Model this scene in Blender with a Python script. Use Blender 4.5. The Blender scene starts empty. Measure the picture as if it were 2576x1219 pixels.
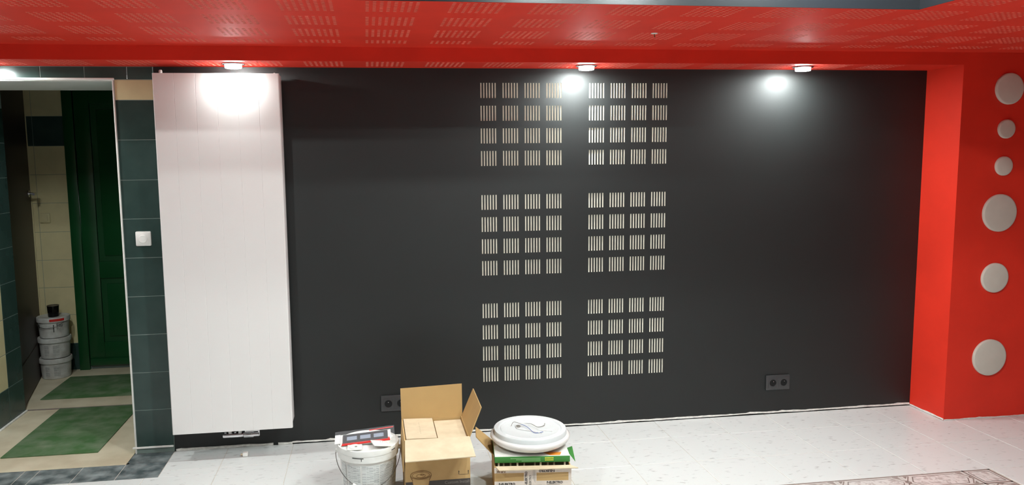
import bpy, bmesh, math, random
from mathutils import Vector, Matrix
random.seed(7)
sc = bpy.context.scene
COL = sc.collection
PI = math.pi

# ---------------------------------------------------------------- camera
def make_camera():
    f, cx, cy = 1940.97, 1206.12, 608.80
    yaw, pitch, roll = 0.1440, -0.1126, -0.0112
    fw = Vector((math.sin(yaw)*math.cos(pitch), math.cos(yaw)*math.cos(pitch), math.sin(pitch)))
    r0 = Vector((math.cos(yaw), -math.sin(yaw), 0)); u0 = r0.cross(fw)
    r = math.cos(roll)*r0 + math.sin(roll)*u0
    u = -math.sin(roll)*r0 + math.cos(roll)*u0
    cam = bpy.data.cameras.new('camera'); o = bpy.data.objects.new('camera', cam); COL.objects.link(o)
    m = Matrix.Identity(4)
    for i in range(3):
        m[i][0] = r[i]; m[i][1] = u[i]; m[i][2] = -fw[i]
    m.translation = Vector((-0.6157, -4.129, 1.5397))
    o.matrix_world = m
    cam.sensor_fit = 'HORIZONTAL'; cam.sensor_width = 36.0
    cam.lens = f/2576*36.0
    cam.shift_x = (1288-cx)/2576
    cam.shift_y = (cy-609.5)/2576
    cam.clip_start = 0.02
    sc.camera = o
make_camera()

# ---------------------------------------------------------------- world, exposure, lamp powers
w = bpy.data.worlds.new('world'); sc.world = w; w.use_nodes = True
w.node_tree.nodes['Background'].inputs[0].default_value = (1, 1, 1, 1)
w.node_tree.nodes['Background'].inputs[1].default_value = 0.0
sc.view_settings.view_transform = 'Standard'
sc.view_settings.look = 'None'
sc.view_settings.gamma = 1.0
sc.view_settings.use_curve_mapping = False
sc.view_settings.exposure = 0.0
NICHE_POWER = 880.0      # luminance of the lamp lenses in the low soffit
TRAY_POWER = 2050.0       # luminance of the lamp lenses in the raised ceiling
LAMP_COL = (0.92, 1.0, 0.985, 1)
sc.cycles.use_denoising = True
sc.cycles.max_bounces = 8
sc.cycles.sample_clamp_indirect = 6.0

# ---------------------------------------------------------------- helpers
def lin(r, g, b):
    f = lambda c: (c/255/12.92) if c/255 <= 0.04045 else ((c/255+0.055)/1.055)**2.4
    return (f(r), f(g), f(b), 1.0)

def mat(name, color, rough=0.5, metal=0.0, var=0.0, scale=8.0, bump=0.0, bscale=60.0, spec=0.5,
        color2=None, alpha=1.0, trans=0.0, emit=None, stretch=(1, 1, 1), lo=0.35, hi=0.65, detail=4.0, coat=0.0):
    m = bpy.data.materials.new(name); m.use_nodes = True
    nt = m.node_tree; b = nt.nodes['Principled BSDF']
    b.inputs['Base Color'].default_value = color
    b.inputs['Roughness'].default_value = rough
    b.inputs['Metallic'].default_value = metal
    b.inputs['Specular IOR Level'].default_value = spec
    b.inputs['Coat Weight'].default_value = coat
    b.inputs['Alpha'].default_value = alpha
    b.inputs['Transmission Weight'].default_value = trans
    if emit:
        b.inputs['Emission Color'].default_value = emit[0]
        b.inputs['Emission Strength'].default_value = emit[1]
    if color2 is not None or var > 0 or bump > 0:
        geo = nt.nodes.new('ShaderNodeNewGeometry')
        mp = nt.nodes.new('ShaderNodeMapping'); mp.inputs['Scale'].default_value = stretch
        nt.links.new(geo.outputs['Position'], mp.inputs['Vector'])
    if color2 is not None or var > 0:
        n = nt.nodes.new('ShaderNodeTexNoise'); n.inputs['Scale'].default_value = scale
        n.inputs['Detail'].default_value = detail
        nt.links.new(mp.outputs[0], n.inputs['Vector'])
        cr = nt.nodes.new('ShaderNodeValToRGB')
        if color2 is None:
            c1 = tuple(c*(1-var) for c in color[:3])+(1,); c2 = tuple(min(1, c*(1+var)) for c in color[:3])+(1,)
        else:
            c1, c2 = color, color2
        cr.color_ramp.elements[0].position = lo; cr.color_ramp.elements[0].color = c1
        cr.color_ramp.elements[1].position = hi; cr.color_ramp.elements[1].color = c2
        nt.links.new(n.outputs['Fac'], cr.inputs[0]); nt.links.new(cr.outputs[0], b.inputs['Base Color'])
    if bump > 0:
        n2 = nt.nodes.new('ShaderNodeTexNoise'); n2.inputs['Scale'].default_value = bscale
        n2.inputs['Detail'].default_value = 3
        nt.links.new(geo.outputs['Position'], n2.inputs['Vector'])
        bp = nt.nodes.new('ShaderNodeBump'); bp.inputs['Strength'].default_value = bump
        bp.inputs['Distance'].default_value = 0.002
        nt.links.new(n2.outputs['Fac'], bp.inputs['Height']); nt.links.new(bp.outputs[0], b.inputs['Normal'])
    return m

class MB:
    """collects shapes in world coordinates; build() links them as one mesh object"""
    def __init__(s): s.v = []; s.f = []; s.m = []
    def face(s, pts, mi=0):
        i = len(s.v); s.v += [tuple(p) for p in pts]; s.f.append(tuple(range(i, i+len(pts)))); s.m.append(mi); return s
    def add(s, vs, fs, mi=0):
        i = len(s.v); s.v += [tuple(p) for p in vs]
        for f in fs: s.f.append(tuple(i+k for k in f)); s.m.append(mi)
        return s
    def box(s, x0, x1, y0, y1, z0, z1, mi=0, M=None):
        vs = [Vector((x, y, z)) for z in (z0, z1) for y in (y0, y1) for x in (x0, x1)]
        if M is not None: vs = [M @ p for p in vs]
        return s.add(vs, [(0, 2, 3, 1), (4, 5, 7, 6), (0, 1, 5, 4), (2, 6, 7, 3), (0, 4, 6, 2), (1, 3, 7, 5)], mi)
    def rbox(s, x0, x1, y0, y1, z0, z1, r=0.003, seg=2, mi=0, M=None):
        bm = bmesh.new(); bmesh.ops.create_cube(bm, size=1.0)
        for p in bm.verts:
            p.co = Vector(((x0+x1)/2+p.co.x*(x1-x0), (y0+y1)/2+p.co.y*(y1-y0), (z0+z1)/2+p.co.z*(z1-z0)))
        bmesh.ops.bevel(bm, geom=list(bm.edges), offset=r, segments=seg, profile=0.5, affect='EDGES')
        bm.verts.index_update()
        vs = [(M @ p.co if M is not None else p.co.copy()) for p in bm.verts]
        fs = [tuple(p.index for p in f.verts) for f in bm.faces]; bm.free()
        return s.add(vs, fs, mi)
    def lathe(s, prof, c, n=40, mi=0, axis='z', M=None, a0=0.0, a1=2*PI):
        full = abs(a1-a0-2*PI) < 1e-6
        cnt = n if full else n+1
        vs = []
        for (r, h) in prof:
            for k in range(cnt):
                a = a0+(a1-a0)*k/n
                if axis == 'z': p = Vector((r*math.cos(a), r*math.sin(a), h))
                elif axis == 'y': p = Vector((r*math.cos(a), h, r*math.sin(a)))
                else: p = Vector((h, r*math.cos(a), r*math.sin(a)))
                if M is not None: p = M @ p
                vs.append(p+Vector(c))
        fs = []
        for i in range(len(prof)-1):
            for k in range(n):
                k2 = (k+1) % cnt
                fs.append((i*cnt+k, i*cnt+k2, (i+1)*cnt+k2, (i+1)*cnt+k))
        if full:
            if prof[0][0] > 1e-6: fs.append(tuple(reversed(range(cnt))))
            if prof[-1][0] > 1e-6: fs.append(tuple(range((len(prof)-1)*cnt, len(prof)*cnt)))
        return s.add(vs, fs, mi)
    def tube(s, path, r, n=8, mi=0):
        path = [Vector(p) for p in path]; vs = []
        up = Vector((0.13, 0.27, 0.95)).normalized()
        for i, p in enumerate(path):
            t = (path[min(i+1, len(path)-1)]-path[max(i-1, 0)]).normalized()
            a = t.cross(up)
            if a.length < 1e-3: a = t.cross(Vector((1, 0, 0)))
            a.normalize(); b = t.cross(a)
            for k in range(n):
                th = 2*PI*k/n; vs.append(p+r*(math.cos(th)*a+math.sin(th)*b))
        fs = [(i*n+k, i*n+(k+1) % n, (i+1)*n+(k+1) % n, (i+1)*n+k) for i in range(len(path)-1) for k in range(n)]
        fs += [tuple(reversed(range(n))), tuple(range((len(path)-1)*n, len(path)*n))]
        return s.add(vs, fs, mi)
    def slab(s, quad, t, mi=0):
        """a thin plate through four corner points, thickness t"""
        q = [Vector(p) for p in quad]; nrm = (q[1]-q[0]).cross(q[3]-q[0]).normalized()*t
        vs = q+[p-nrm for p in q]
        return s.add(vs, [(0, 1, 2, 3), (7, 6, 5, 4), (0, 4, 5, 1), (1, 5, 6, 2), (2, 6, 7, 3), (3, 7, 4, 0)], mi)
    def mesh(s, name, mats, smooth=None, origin=(0, 0, 0)):
        me = bpy.data.meshes.new(name); o = Vector(origin)
        me.from_pydata([tuple(Vector(p)-o) for p in s.v], [], s.f)
        for m in (mats if isinstance(mats, (list, tuple)) else [mats]): me.materials.append(m)
        for p, mi in zip(me.polygons, s.m): p.material_index = mi
        bm = bmesh.new(); bm.from_mesh(me); bmesh.ops.remove_doubles(bm, verts=bm.verts, dist=1e-6)
        bmesh.ops.recalc_face_normals(bm, faces=bm.faces); bm.to_mesh(me); bm.free()
        if smooth is not None:
            me.shade_smooth(); me.set_sharp_from_angle(angle=math.radians(smooth))
        me.update(); return me
    def build(s, name, mats, parent=None, smooth=None, base=None):
        """parent: its location becomes the local origin; base: origin for a top-level mesh"""
        org = wloc(parent) if parent is not None else Vector(base or (0, 0, 0))
        o = bpy.data.objects.new(name, s.mesh(name, mats, smooth, org)); COL.objects.link(o)
        if parent is not None: o.parent = parent
        else: o.location = org
        return o

def wloc(o):
    v = Vector(o.location)
    while o.parent is not None:
        o = o.parent; v += Vector(o.location)
    return v

def tag(o, label=None, cat=None, group=None, kind=None):
    if label: o['label'] = label
    if cat: o['category'] = cat
    if group: o['group'] = group
    if kind: o['kind'] = kind
    return o

def thing(name, loc, label, cat, group=None):
    o = bpy.data.objects.new(name, None); o.location = loc; o.empty_display_size = 0.05
    COL.objects.link(o); return tag(o, label, cat, group)

def piece(name, me, parent, loc):
    """a piece that shares mesh data me, placed at world location loc under parent"""
    o = bpy.data.objects.new(name, me); COL.objects.link(o); o.parent = parent
    o.location = Vector(loc)-wloc(parent); return o

def copy_tree(o, parent=None):
    c = o.copy(); COL.objects.link(c); c.parent = parent
    for ch in list(o.children): copy_tree(ch, c)
    return c

def lettering(body, size, m, origin, xdir, ydir, parent, name='lettering', align='LEFT', depth=0.0004, sx=1.0, bold=0.0):
    cu = bpy.data.curves.new('t', 'FONT'); cu.body = body; cu.size = size; cu.align_x = align; cu.align_y = 'CENTER'
    cu.resolution_u = 3; cu.offset = bold
    tmp = bpy.data.objects.new('t', cu); COL.objects.link(tmp)
    dg = bpy.context.evaluated_depsgraph_get()
    me = bpy.data.meshes.new_from_object(tmp.evaluated_get(dg))
    bpy.data.objects.remove(tmp); bpy.data.curves.remove(cu)
    X = Vector(xdir).normalized(); Y = Vector(ydir).normalized(); N = X.cross(Y)
    org = Vector(origin)-wloc(parent)
    for v in me.vertices: v.co = org+X*v.co.x*sx+Y*v.co.y+N*depth
    me.materials.clear(); me.materials.append(m); me.name = name
    o = bpy.data.objects.new(name, me); COL.objects.link(o); o.parent = parent; return o

# ---------------------------------------------------------------- materials
M = {}
M['red'] = mat('red_satin_paint', lin(226, 50, 30), 0.62, var=0.04, scale=5, bump=0.04, bscale=160, spec=0.38)
M['red_hole'] = mat('cut_gypsum_edge', lin(240, 158, 142), 0.8)
M['black_wall'] = mat('black_satin_paint', lin(23, 26, 26), 0.54, var=0.05, scale=6, bump=0.05, bscale=200, spec=0.58)
M['black_tray'] = mat('black_ceiling_paint', lin(24, 26, 30), 0.3)
M['slot'] = mat('cream_slot_lining', lin(240, 236, 226), 0.7, var=0.05, scale=40)
M['plaster'] = mat('white_filler', lin(232, 230, 224), 0.8, var=0.1, scale=60, bump=0.3, bscale=120)
M['grey_wall'] = mat('grey_paint', lin(112, 109, 106), 0.7)
M['grout'] = mat('light_grout', lin(196, 190, 180), 0.85, var=0.12, scale=30)
M['grout_green'] = mat('grey_green_grout', lin(126, 142, 136), 0.8)
M['floor_tile'] = mat('white_marbled_tile', lin(210, 212, 210), 0.33, color2=lin(160, 159, 157), scale=20, stretch=(1.0, 2.4, 1), lo=0.60, hi=0.74, detail=8, bump=0.02)
M['gray_tile'] = mat('dirty_slate_tile', lin(66, 76, 78), 0.4, color2=lin(150, 158, 158), scale=14, lo=0.36, hi=0.78, detail=8)
M['green_tile'] = mat('dark_green_tile', lin(46, 66, 62), 0.25, color2=lin(54, 74, 70), scale=7, bump=0.05, bscale=40)
M['cream_tile'] = mat('cream_tile', lin(216, 204, 160), 0.3, var=0.04, scale=10)
M['cream_floor'] = mat('cream_floor', lin(222, 212, 186), 0.45, color2=lin(204, 192, 164), scale=6)
M['carpet'] = mat('green_carpet', lin(70, 108, 62), 0.95, color2=lin(138, 148, 126), scale=9, lo=0.38, hi=0.95, bump=0.6, bscale=500, detail=8)
M['white_metal'] = mat('white_enamel', lin(240, 238, 236), 0.32, spec=0.5)
M['white_plastic'] = mat('white_plastic', lin(238, 237, 232), 0.35)
M['chrome'] = mat('chrome', lin(225, 225, 228), 0.14, metal=1.0)
M['dark_gap'] = mat('dark_gap', lin(14, 14, 14), 0.9)
M['socket_black'] = mat('black_plastic', lin(62, 62, 63), 0.3)
M['lens'] = mat('lamp_lens', (1, 1, 1, 1), 0.4, emit=(LAMP_COL, NICHE_POWER))
M['lens_tray'] = mat('lamp_lens_tray', (1, 1, 1, 1), 0.4, emit=(LAMP_COL, TRAY_POWER))
M['lens_left_fill'] = mat('added_lens_left', (1, 1, 1, 1), 0.4, emit=(LAMP_COL, TRAY_POWER*1.1))
M['lens_front_fill'] = mat('added_lens_front', (1, 1, 1, 1), 0.4, emit=(LAMP_COL, TRAY_POWER*0.3))
M['lamp_body'] = mat('lamp_diffuser_rim', lin(236, 232, 214), 0.5, emit=((1.0, 0.98, 0.9, 1), 5.0))
M['disc'] = mat('white_disc', lin(206, 202, 190), 0.6, var=0.02, scale=20)
M['card'] = mat('cardboard', lin(188, 154, 102), 0.75, color2=lin(196, 162, 110), scale=12, bump=0.08, bscale=90)
M['card_in'] = mat('cardboard_inner', lin(184, 150, 98), 0.8, var=0.03, scale=12)
M['card_pale'] = mat('pale_cardboard', lin(212, 194, 164), 0.8, color2=lin(200, 182, 152), scale=18)
M['stamp'] = mat('faded_stamp', lin(190, 172, 144), 0.8)
M['ink'] = mat('black_ink', lin(48, 46, 46), 0.7)
M['ink_grey'] = mat('grey_ink', lin(140, 136, 130), 0.7)
M['ink_brown'] = mat('brown_ink', lin(120, 84, 44), 0.7)
M['print_dark'] = mat('dark_print_band', lin(72, 66, 62), 0.6)
M['tape'] = mat('white_tape', lin(222, 210, 198), 0.4, var=0.05, scale=40)
M['green_box'] = mat('green_print', lin(56, 126, 54), 0.45)
M['yellow'] = mat('yellow_print', lin(214, 214, 70), 0.5)
M['pale_green'] = mat('pale_green_print', lin(150, 200, 140), 0.5)
M['orange'] = mat('orange_print', lin(226, 140, 40), 0.5)
M['red_print'] = mat('red_print', lin(206, 40, 34), 0.5)
M['bucket'] = mat('white_bucket_plastic', lin(232, 232, 228), 0.32, var=0.03, scale=20)
M['bucket_hall'] = mat('dusty_bucket_plastic', lin(206, 206, 202), 0.45, color2=lin(180, 178, 172), scale=18)
M['wire'] = mat('steel_wire', lin(110, 108, 104), 0.35, metal=0.9)
M['opal'] = mat('opal_glass', lin(224, 220, 217), 0.18, coat=0.3)
M['lamp_metal'] = mat('white_lamp_metal', lin(206, 209, 209), 0.35, var=0.02, scale=20)
M['cable_grey'] = mat('grey_cable', lin(128, 124, 116), 0.5)
M['cable_blue'] = mat('blue_cable', lin(96, 112, 168), 0.5)
M['film'] = mat('clear_film', lin(238, 238, 242), 0.12, alpha=0.10)
M['frame_dark'] = mat('anthracite_frame', lin(46, 46, 48), 0.35)
M['window_blue'] = mat('bluegrey_insert', lin(150, 160, 176), 0.3)
M['green_door'] = mat('green_door_paint', lin(20, 74, 38), 0.3, var=0.06, scale=5)
M['brown_door'] = mat('dark_brown_door', lin(52, 36, 28), 0.5, color2=lin(44, 30, 22), scale=5, stretch=(1, 1, 0.1))
M['black_can'] = mat('black_metal_can', lin(22, 22, 22), 0.16, metal=0.6)
M['dark_tray'] = mat('dark_green_tray', lin(20, 30, 20), 0.6)

def text_print(name, paper, ink):
    """rows of printed small text on paper, for labels: uses UV in metres"""
    m = bpy.data.materials.new(name); m.use_nodes = True; nt = m.node_tree; b = nt.nodes['Principled BSDF']
    b.inputs['Roughness'].default_value = 0.4
    uv = nt.nodes.new('ShaderNodeUVMap')
    br = nt.nodes.new('ShaderNodeTexBrick')
    br.inputs['Scale'].default_value = 1.0; br.inputs['Brick Width'].default_value = 0.031
    br.inputs['Row Height'].default_value = 0.0042; br.inputs['Mortar Size'].default_value = 0.0012
    br.inputs['Mortar Smooth'].default_value = 0.2; br.offset = 0.37
    br.inputs['Color1'].default_value = (1, 1, 1, 1); br.inputs['Color2'].default_value = (0.35, 0.35, 0.35, 1)
    br.inputs['Mortar'].default_value = (0, 0, 0, 1)
    nz = nt.nodes.new('ShaderNodeTexNoise'); nz.inputs['Scale'].default_value = 900
    mul = nt.nodes.new('ShaderNodeMath'); mul.operation = 'MULTIPLY'
    cr = nt.nodes.new('ShaderNodeValToRGB')
    cr.color_ramp.elements[0].position = 0.18; cr.color_ramp.elements[0].color = paper
    cr.color_ramp.elements[1].position = 0.5; cr.color_ramp.elements[1].color = ink
    nt.links.new(uv.outputs[0], br.inputs['Vector']); nt.links.new(uv.outputs[0], nz.inputs['Vector'])
    nt.links.new(br.outputs['Color'], mul.inputs[0]); nt.links.new(nz.outputs['Fac'], mul.inputs[1])
    nt.links.new(mul.outputs[0], cr.inputs[0]); nt.links.new(cr.outputs[0], b.inputs['Base Color'])
    return m
M['label_text'] = text_print('label_text', lin(222, 224, 222), lin(96, 100, 102))
M['label_text_hall'] = text_print('label_text_dusty', lin(190, 190, 186), lin(92, 92, 92))

def border_print(name, ca, cb):
    m = bpy.data.materials.new(name); m.use_nodes = True; nt = m.node_tree; b = nt.nodes['Principled BSDF']
    b.inputs['Roughness'].default_value = 0.35
    geo = nt.nodes.new('ShaderNodeNewGeometry')
    n = nt.nodes.new('ShaderNodeTexNoise'); n.inputs['Scale'].default_value = 26; n.inputs['Distortion'].default_value = 1.6
    n.inputs['Detail'].default_value = 5
    cr = nt.nodes.new('ShaderNodeValToRGB')
    cr.color_ramp.elements[0].position = 0.40; cr.color_ramp.elements[0].color = cb
    cr.color_ramp.elements[1].position = 0.52; cr.color_ramp.elements[1].color = ca
    nt.links.new(geo.outputs['Position'], n.inputs['Vector']); nt.links.new(n.outputs['Fac'], cr.inputs[0])
    nt.links.new(cr.outputs[0], b.inputs['Base Color']); return m
M['border_orn'] = border_print('border_ornament', lin(208, 202, 198), lin(178, 168, 164))
M['border_base'] = mat('border_base', lin(204, 198, 193), 0.35, var=0.05, scale=40)
M['border_line'] = mat('border_line', lin(138, 124, 118), 0.4, var=0.12, scale=60)

# ================================================================ STRUCTURE
Z1, Z2, ZT = 1.996, 2.063, 2.40          # low soffit, upper soffit, raised black ceiling
YF, YT, XT = -0.28, -1.42, 1.457         # plane of red front, tray edge (depth), tray edge (right)
XB0, XB1 = -1.658, 2.615                 # black wall from / to
XD0, XD1 = -2.73, -1.85                  # doorway

def perforated(mb, back, x0, x1, y0, y1, z, holes_x, holes_y, skip=lambda a, b: False, depth=0.0024):
    """a ceiling sheet with square holes really cut out; linings of the holes go into back"""
    xs = sorted(set([x0, x1]+[h for p in holes_x for h in p])); ys = sorted(set([y0, y1]+[h for p in holes_y for h in p]))
    hx = {round(p[0], 5): p for p in holes_x}; hy = {round(p[0], 5): p for p in holes_y}
    vs = [(x, y, z) for y in ys for x in xs]; n = len(xs); fs = []
    for j in range(len(ys)-1):
        j0 = round(ys[j], 5)
        if j0 not in hy:
            # a plain strip needs no cuts across
            fs.append(tuple([j*n+i for i in range(n)]+[(j+1)*n+i for i in reversed(range(n))]))
            continue
        for i in range(n-1):
            if round(xs[i], 5) in hx and not skip(xs[i], ys[j]):
                a, b, c, d = xs[i], xs[i+1], ys[j], ys[j+1]; t = z+depth
                back.add([(a, c, z), (b, c, z), (b, d, z), (a, d, z), (a, c, t), (b, c, t), (b, d, t), (a, d, t)],
                         [(0, 1, 5, 4), (1, 2, 6, 5), (2, 3, 7, 6), (3, 0, 4, 7), (4, 5, 6, 7)])
                continue
            fs.append((j*n+i, j*n+i+1, (j+1)*n+i+1, (j+1)*n+i))
    mb.add(vs, fs)

def raw_build(mb, name, mats, parent=None):
    me = bpy.data.meshes.new(name); me.from_pydata([tuple(p) for p in mb.v], [], mb.f)
    me.materials.append(mats); me.update()
    o = bpy.data.objects.new(name, me); COL.objects.link(o)
    if parent is not None: o.parent = parent
    return o

H, HP = 0.012, 0.025
def group_holes(starts, n=8):
    return [(round(s+k*HP-H/2, 5), round(s+k*HP+H/2, 5)) for s in starts for k in range(n)]
gx = [-0.597+0.3*k for k in range(-8, 14)]
# upper soffit: back band
mb, hk = MB(), MB()
gy = group_holes([-1.395, -1.095, -0.795])+[(round(-0.495+k*HP-H/2, 5), round(-0.495+k*HP+H/2, 5)) for k in range(4)]
perforated(mb, hk, -3.4, 4.2, YT, YF, Z2, group_holes(gx), gy)
# right band and left band of the same soffit
perforated(mb, hk, XT, 4.2, -5.6, YT, Z2, group_holes([g for g in gx if g > 1.48]), group_holes([-1.695, -1.995, -2.295]))
mb.face([(-3.4, -5.6, Z2), (-2.7, -5.6, Z2), (-2.7, YT, Z2), (-3.4, YT, Z2)])
mb.face([(-2.7, -5.6, Z2), (XT, -5.6, Z2), (XT, -4.9, Z2), (-2.7, -4.9, Z2)])
ceil = tag(raw_build(mb, 'ceiling', M['red']), 'red painted perforated soffit around the raised black ceiling', kind='structure')
tag(raw_build(hk, 'perforation', M['red_hole'], ceil), 'rows of small square holes', kind='stuff')
# low soffit over the niche and the red face above it
mb, hk = MB(), MB()
perforated(mb, hk, -3.4, XB1, YF, 0.0, Z1, group_holes([g for g in gx if g < 2.4]),
           [(round(-0.245+k*HP-H/2, 5), round(-0.245+k*HP+H/2, 5)) for k in range(8)],
           skip=lambda a, b: any((a+0.006-lx)**2+(b+0.006+0.16)**2 < 0.066**2 for lx in (-2.42, -1.245, 0.535, 1.75)))
low = tag(raw_build(mb, 'ceiling_niche', M['red']), 'narrow lower red soffit above the black wall', kind='structure')
tag(raw_build(hk, 'perforation', M['red_hole'], low), 'rows of small square holes', kind='stuff')
mb = MB(); mb.face([(-3.4, YF, Z1), (XB1, YF, Z1), (4.2, YF, Z1), (4.2, YF, Z2), (-3.4, YF, Z2)])
mb.build('face_board', M['red'], low)
# raised black ceiling
mb = MB()
mb.box(-2.7, XT, YT, YT+0.02, Z2+0.0005, ZT); mb.box(XT, XT+0.02, -4.9, YT+0.02, Z2+0.0005, ZT)
mb.box(-2.72, -2.7, -4.9, YT+0.02, Z2+0.0005, ZT); mb.box(-2.7, XT, -4.92, -4.9, Z2+0.0005, ZT)
mb.box(-2.72, XT+0.02, -4.92, YT+0.02, ZT, ZT+0.02)
tag(mb.build('ceiling_raised', M['black_tray']), 'black painted raised middle of the ceiling', kind='structure')

# black wall with the slots cut through
SL_W, SL_P, SL_H = 0.0066, 0.0154, 0.080
cols = [0.12*c for c in range(4)]+[0.5984+0.12*c for c in range(4)]
rows = [1.88-0.12*r for r in range(4)]+[1.88-0.5964-0.12*r for r in range(4)]+[1.88-1.1928-0.12*r for r in range(4)]
def slotted_wall():
    xs = sorted([XB0, XB1]+[c+k*SL_P+s*SL_W/2 for c in cols for k in range(6) for s in (-1, 1)])
    zs = sorted([0.0, Z1]+[r+s*SL_H/2 for r in rows for s in (-1, 1)])
    sx = set(round(c+k*SL_P-SL_W/2, 5) for c in cols for k in range(6)); sz = set(round(r-SL_H/2, 5) for r in rows)
    n = len(xs); mb = MB(); fs = []
    for j in range(len(zs)-1):
        for i in range(n-1):
            if round(xs[i], 5) in sx and round(zs[j], 5) in sz: continue
            fs.append((j*n+i, j*n+i+1, (j+1)*n+i+1, (j+1)*n+i))
    mb.add([(x, 0, z) for z in zs for x in xs], fs)
    return tag(raw_build(mb, 'wall_back', M['black_wall']), 'satin black wall with blocks of pale upright slots', kind='structure')
wb = slotted_wall()
mb = MB()
for k in range(6):
    a, b, c, d, t = k*SL_P-SL_W/2, k*SL_P+SL_W/2, -SL_H/2, SL_H/2, 0.008
    mb.add([(a, 0, c), (b, 0, c), (b, 0, d), (a, 0, d), (a, t, c), (b, t, c), (b, t, d), (a, t, d)],
           [(0, 1, 5, 4), (1, 2, 6, 5), (2, 3, 7, 6), (3, 0, 4, 7), (4, 5, 6, 7)])
slot_me = bpy.data.meshes.new('slot_block'); slot_me.from_pydata(mb.v, [], mb.f); slot_me.materials.append(M['slot'])
for r in rows:
    for c in cols: piece('slot_block', slot_me, wb, (c, 0, r))
mb = MB(); mb.box(XD1+0.012, XB1, 0.0135, 0.56, 0.0, 2.4)
tag(mb.build('wall_core', M['grey_wall']), 'masonry behind the black wall', kind='structure')

# red wall at the right: pillar side and front
mb = MB(); mb.box(XB1, 4.2, YF, 0.5, 0.0, Z1)
tag(mb.build('wall_right', M['red']), 'red painted pillar wall beside the black niche', kind='structure')
# rest of the room shell
mb = MB(); mb.box(4.2, 4.3, -5.7, 0.5, 0, ZT); tag(mb.build('wall_far_right', M['grey_wall']), 'side wall at the right end of the room', kind='structure')
mb = MB(); mb.box(-3.5, -3.4, -5.7, 0.0, 0, ZT); tag(mb.build('wall_far_left', M['grey_wall']), 'side wall at the left end of the room', kind='structure')
mb = MB(); mb.box(-3.5, 4.3, -5.7, -5.6, 0, ZT); tag(mb.build('wall_front', M['grey_wall']), 'wall on the near side of the room', kind='structure')

# ---------------------------------------------------------------- floor of tiles
mb = MB(); mb.box(-3.4, 4.2, -5.6, 0.03, -0.08, -0.0016)
floor = tag(mb.build('floor', M['grout']), 'white marbled tiled floor', kind='structure')
tile_cache = {}
def tile_mesh(name, sx, sy, th, m, joint=0.0032, axis='z', bev=0.0012):
    key = (name, round(sx, 3), round(sy, 3), axis)
    if key not in tile_cache:
        b = MB(); x, y = sx/2-joint/2, sy/2-joint/2
        lo, hi = -th, 0.0
        xi, yi = x-bev, y-bev
        vs = [(-x, -y, lo), (x, -y, lo), (x, y, lo), (-x, y, lo), (-x, -y, hi-bev), (x, -y, hi-bev), (x, y, hi-bev), (-x, y, hi-bev),
              (-xi, -yi, hi), (xi, -yi, hi), (xi, yi, hi), (-xi, yi, hi)]
        fs = [(0, 1, 5, 4), (1, 2, 6, 5), (2, 3, 7, 6), (3, 0, 4, 7), (4, 5, 9, 8), (5, 6, 10, 9), (6, 7, 11, 10), (7, 4, 8, 11), (8, 9, 10, 11)]
        if axis == 'y': vs = [(a, -c, bb) for a, bb, c in vs]       # face towards -y
        if axis == 'x': vs = [(c, a, bb) for a, bb, c in vs]        # face towards +x
        b.add(vs, fs); tile_cache[key] = b.mesh(name, m)
    return tile_cache[key]
def lay(name, parent, x0, x1, y0, y1, m, z=0.0, th=0.006, joint=0.0032):
    if x1-x0 < 0.012 or y1-y0 < 0.012: return
    dz = random.uniform(-0.0004, 0.0004)
    piece(name, tile_mesh(name, x1-x0, y1-y0, th, m, joint), parent, ((x0+x1)/2, (y0+y1)/2, z+dz))
PX = 0.339
xj = [0.649+PX*k for k in range(-12, 11)]
xj = [x for x in xj if -3.4 < x < 4.2]; xj = [-3.4]+xj+[4.2]
BX0, BX1, BY0, BY1 = 2.179, 2.333, -1.078, -0.924                   # patterned border
yj = [0.0, -0.259, -0.592, -0.924]+[-1.262-0.338*k for k in range(0, 6)]
yj_in = [-1.078-0.338*k for k in range(0, 7)]
for i in range(len(xj)-1):
    a, b = xj[i], xj[i+1]
    for j in range(3):
        t, s = yj[j], yj[j+1]
        if b <= -1.70:
            if t > -0.335: t = -0.335
            lay('floor_tile', floor, a, b, s, t, M['floor_tile'])
        elif a < -1.66 < b:
            if t > -0.335:
                lay('floor_tile', floor, -1.66, b, max(s, -0.335), t, M['floor_tile'])
                if s < -0.335: lay('floor_tile', floor, a, b, s, -0.335, M['floor_tile'])
            else: lay('floor_tile', floor, a, b, s, t, M['floor_tile'])
        else: lay('floor_tile', floor, a, b, s, t, M['floor_tile'])
    if a > 2.3:
        for j in range(3, len(yj)-1): lay('floor_tile', floor, a, b, yj[j+1], yj[j], M['floor_tile'])
    else:
        bb = min(b, BX0)
        for j in range(len(yj_in)-1): lay('floor_tile', floor, a, bb, yj_in[j+1], yj_in[j], M['floor_tile'])
lay('floor_tile', floor, 2.333, 2.344, -3.0, -0.924, M['floor_tile'])
mb = MB(); mb.box(-3.4, 4.2, -5.6, -3.0, -0.0016, -0.0008); mb.build('floor_rest', M['floor_tile'], floor)
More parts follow.
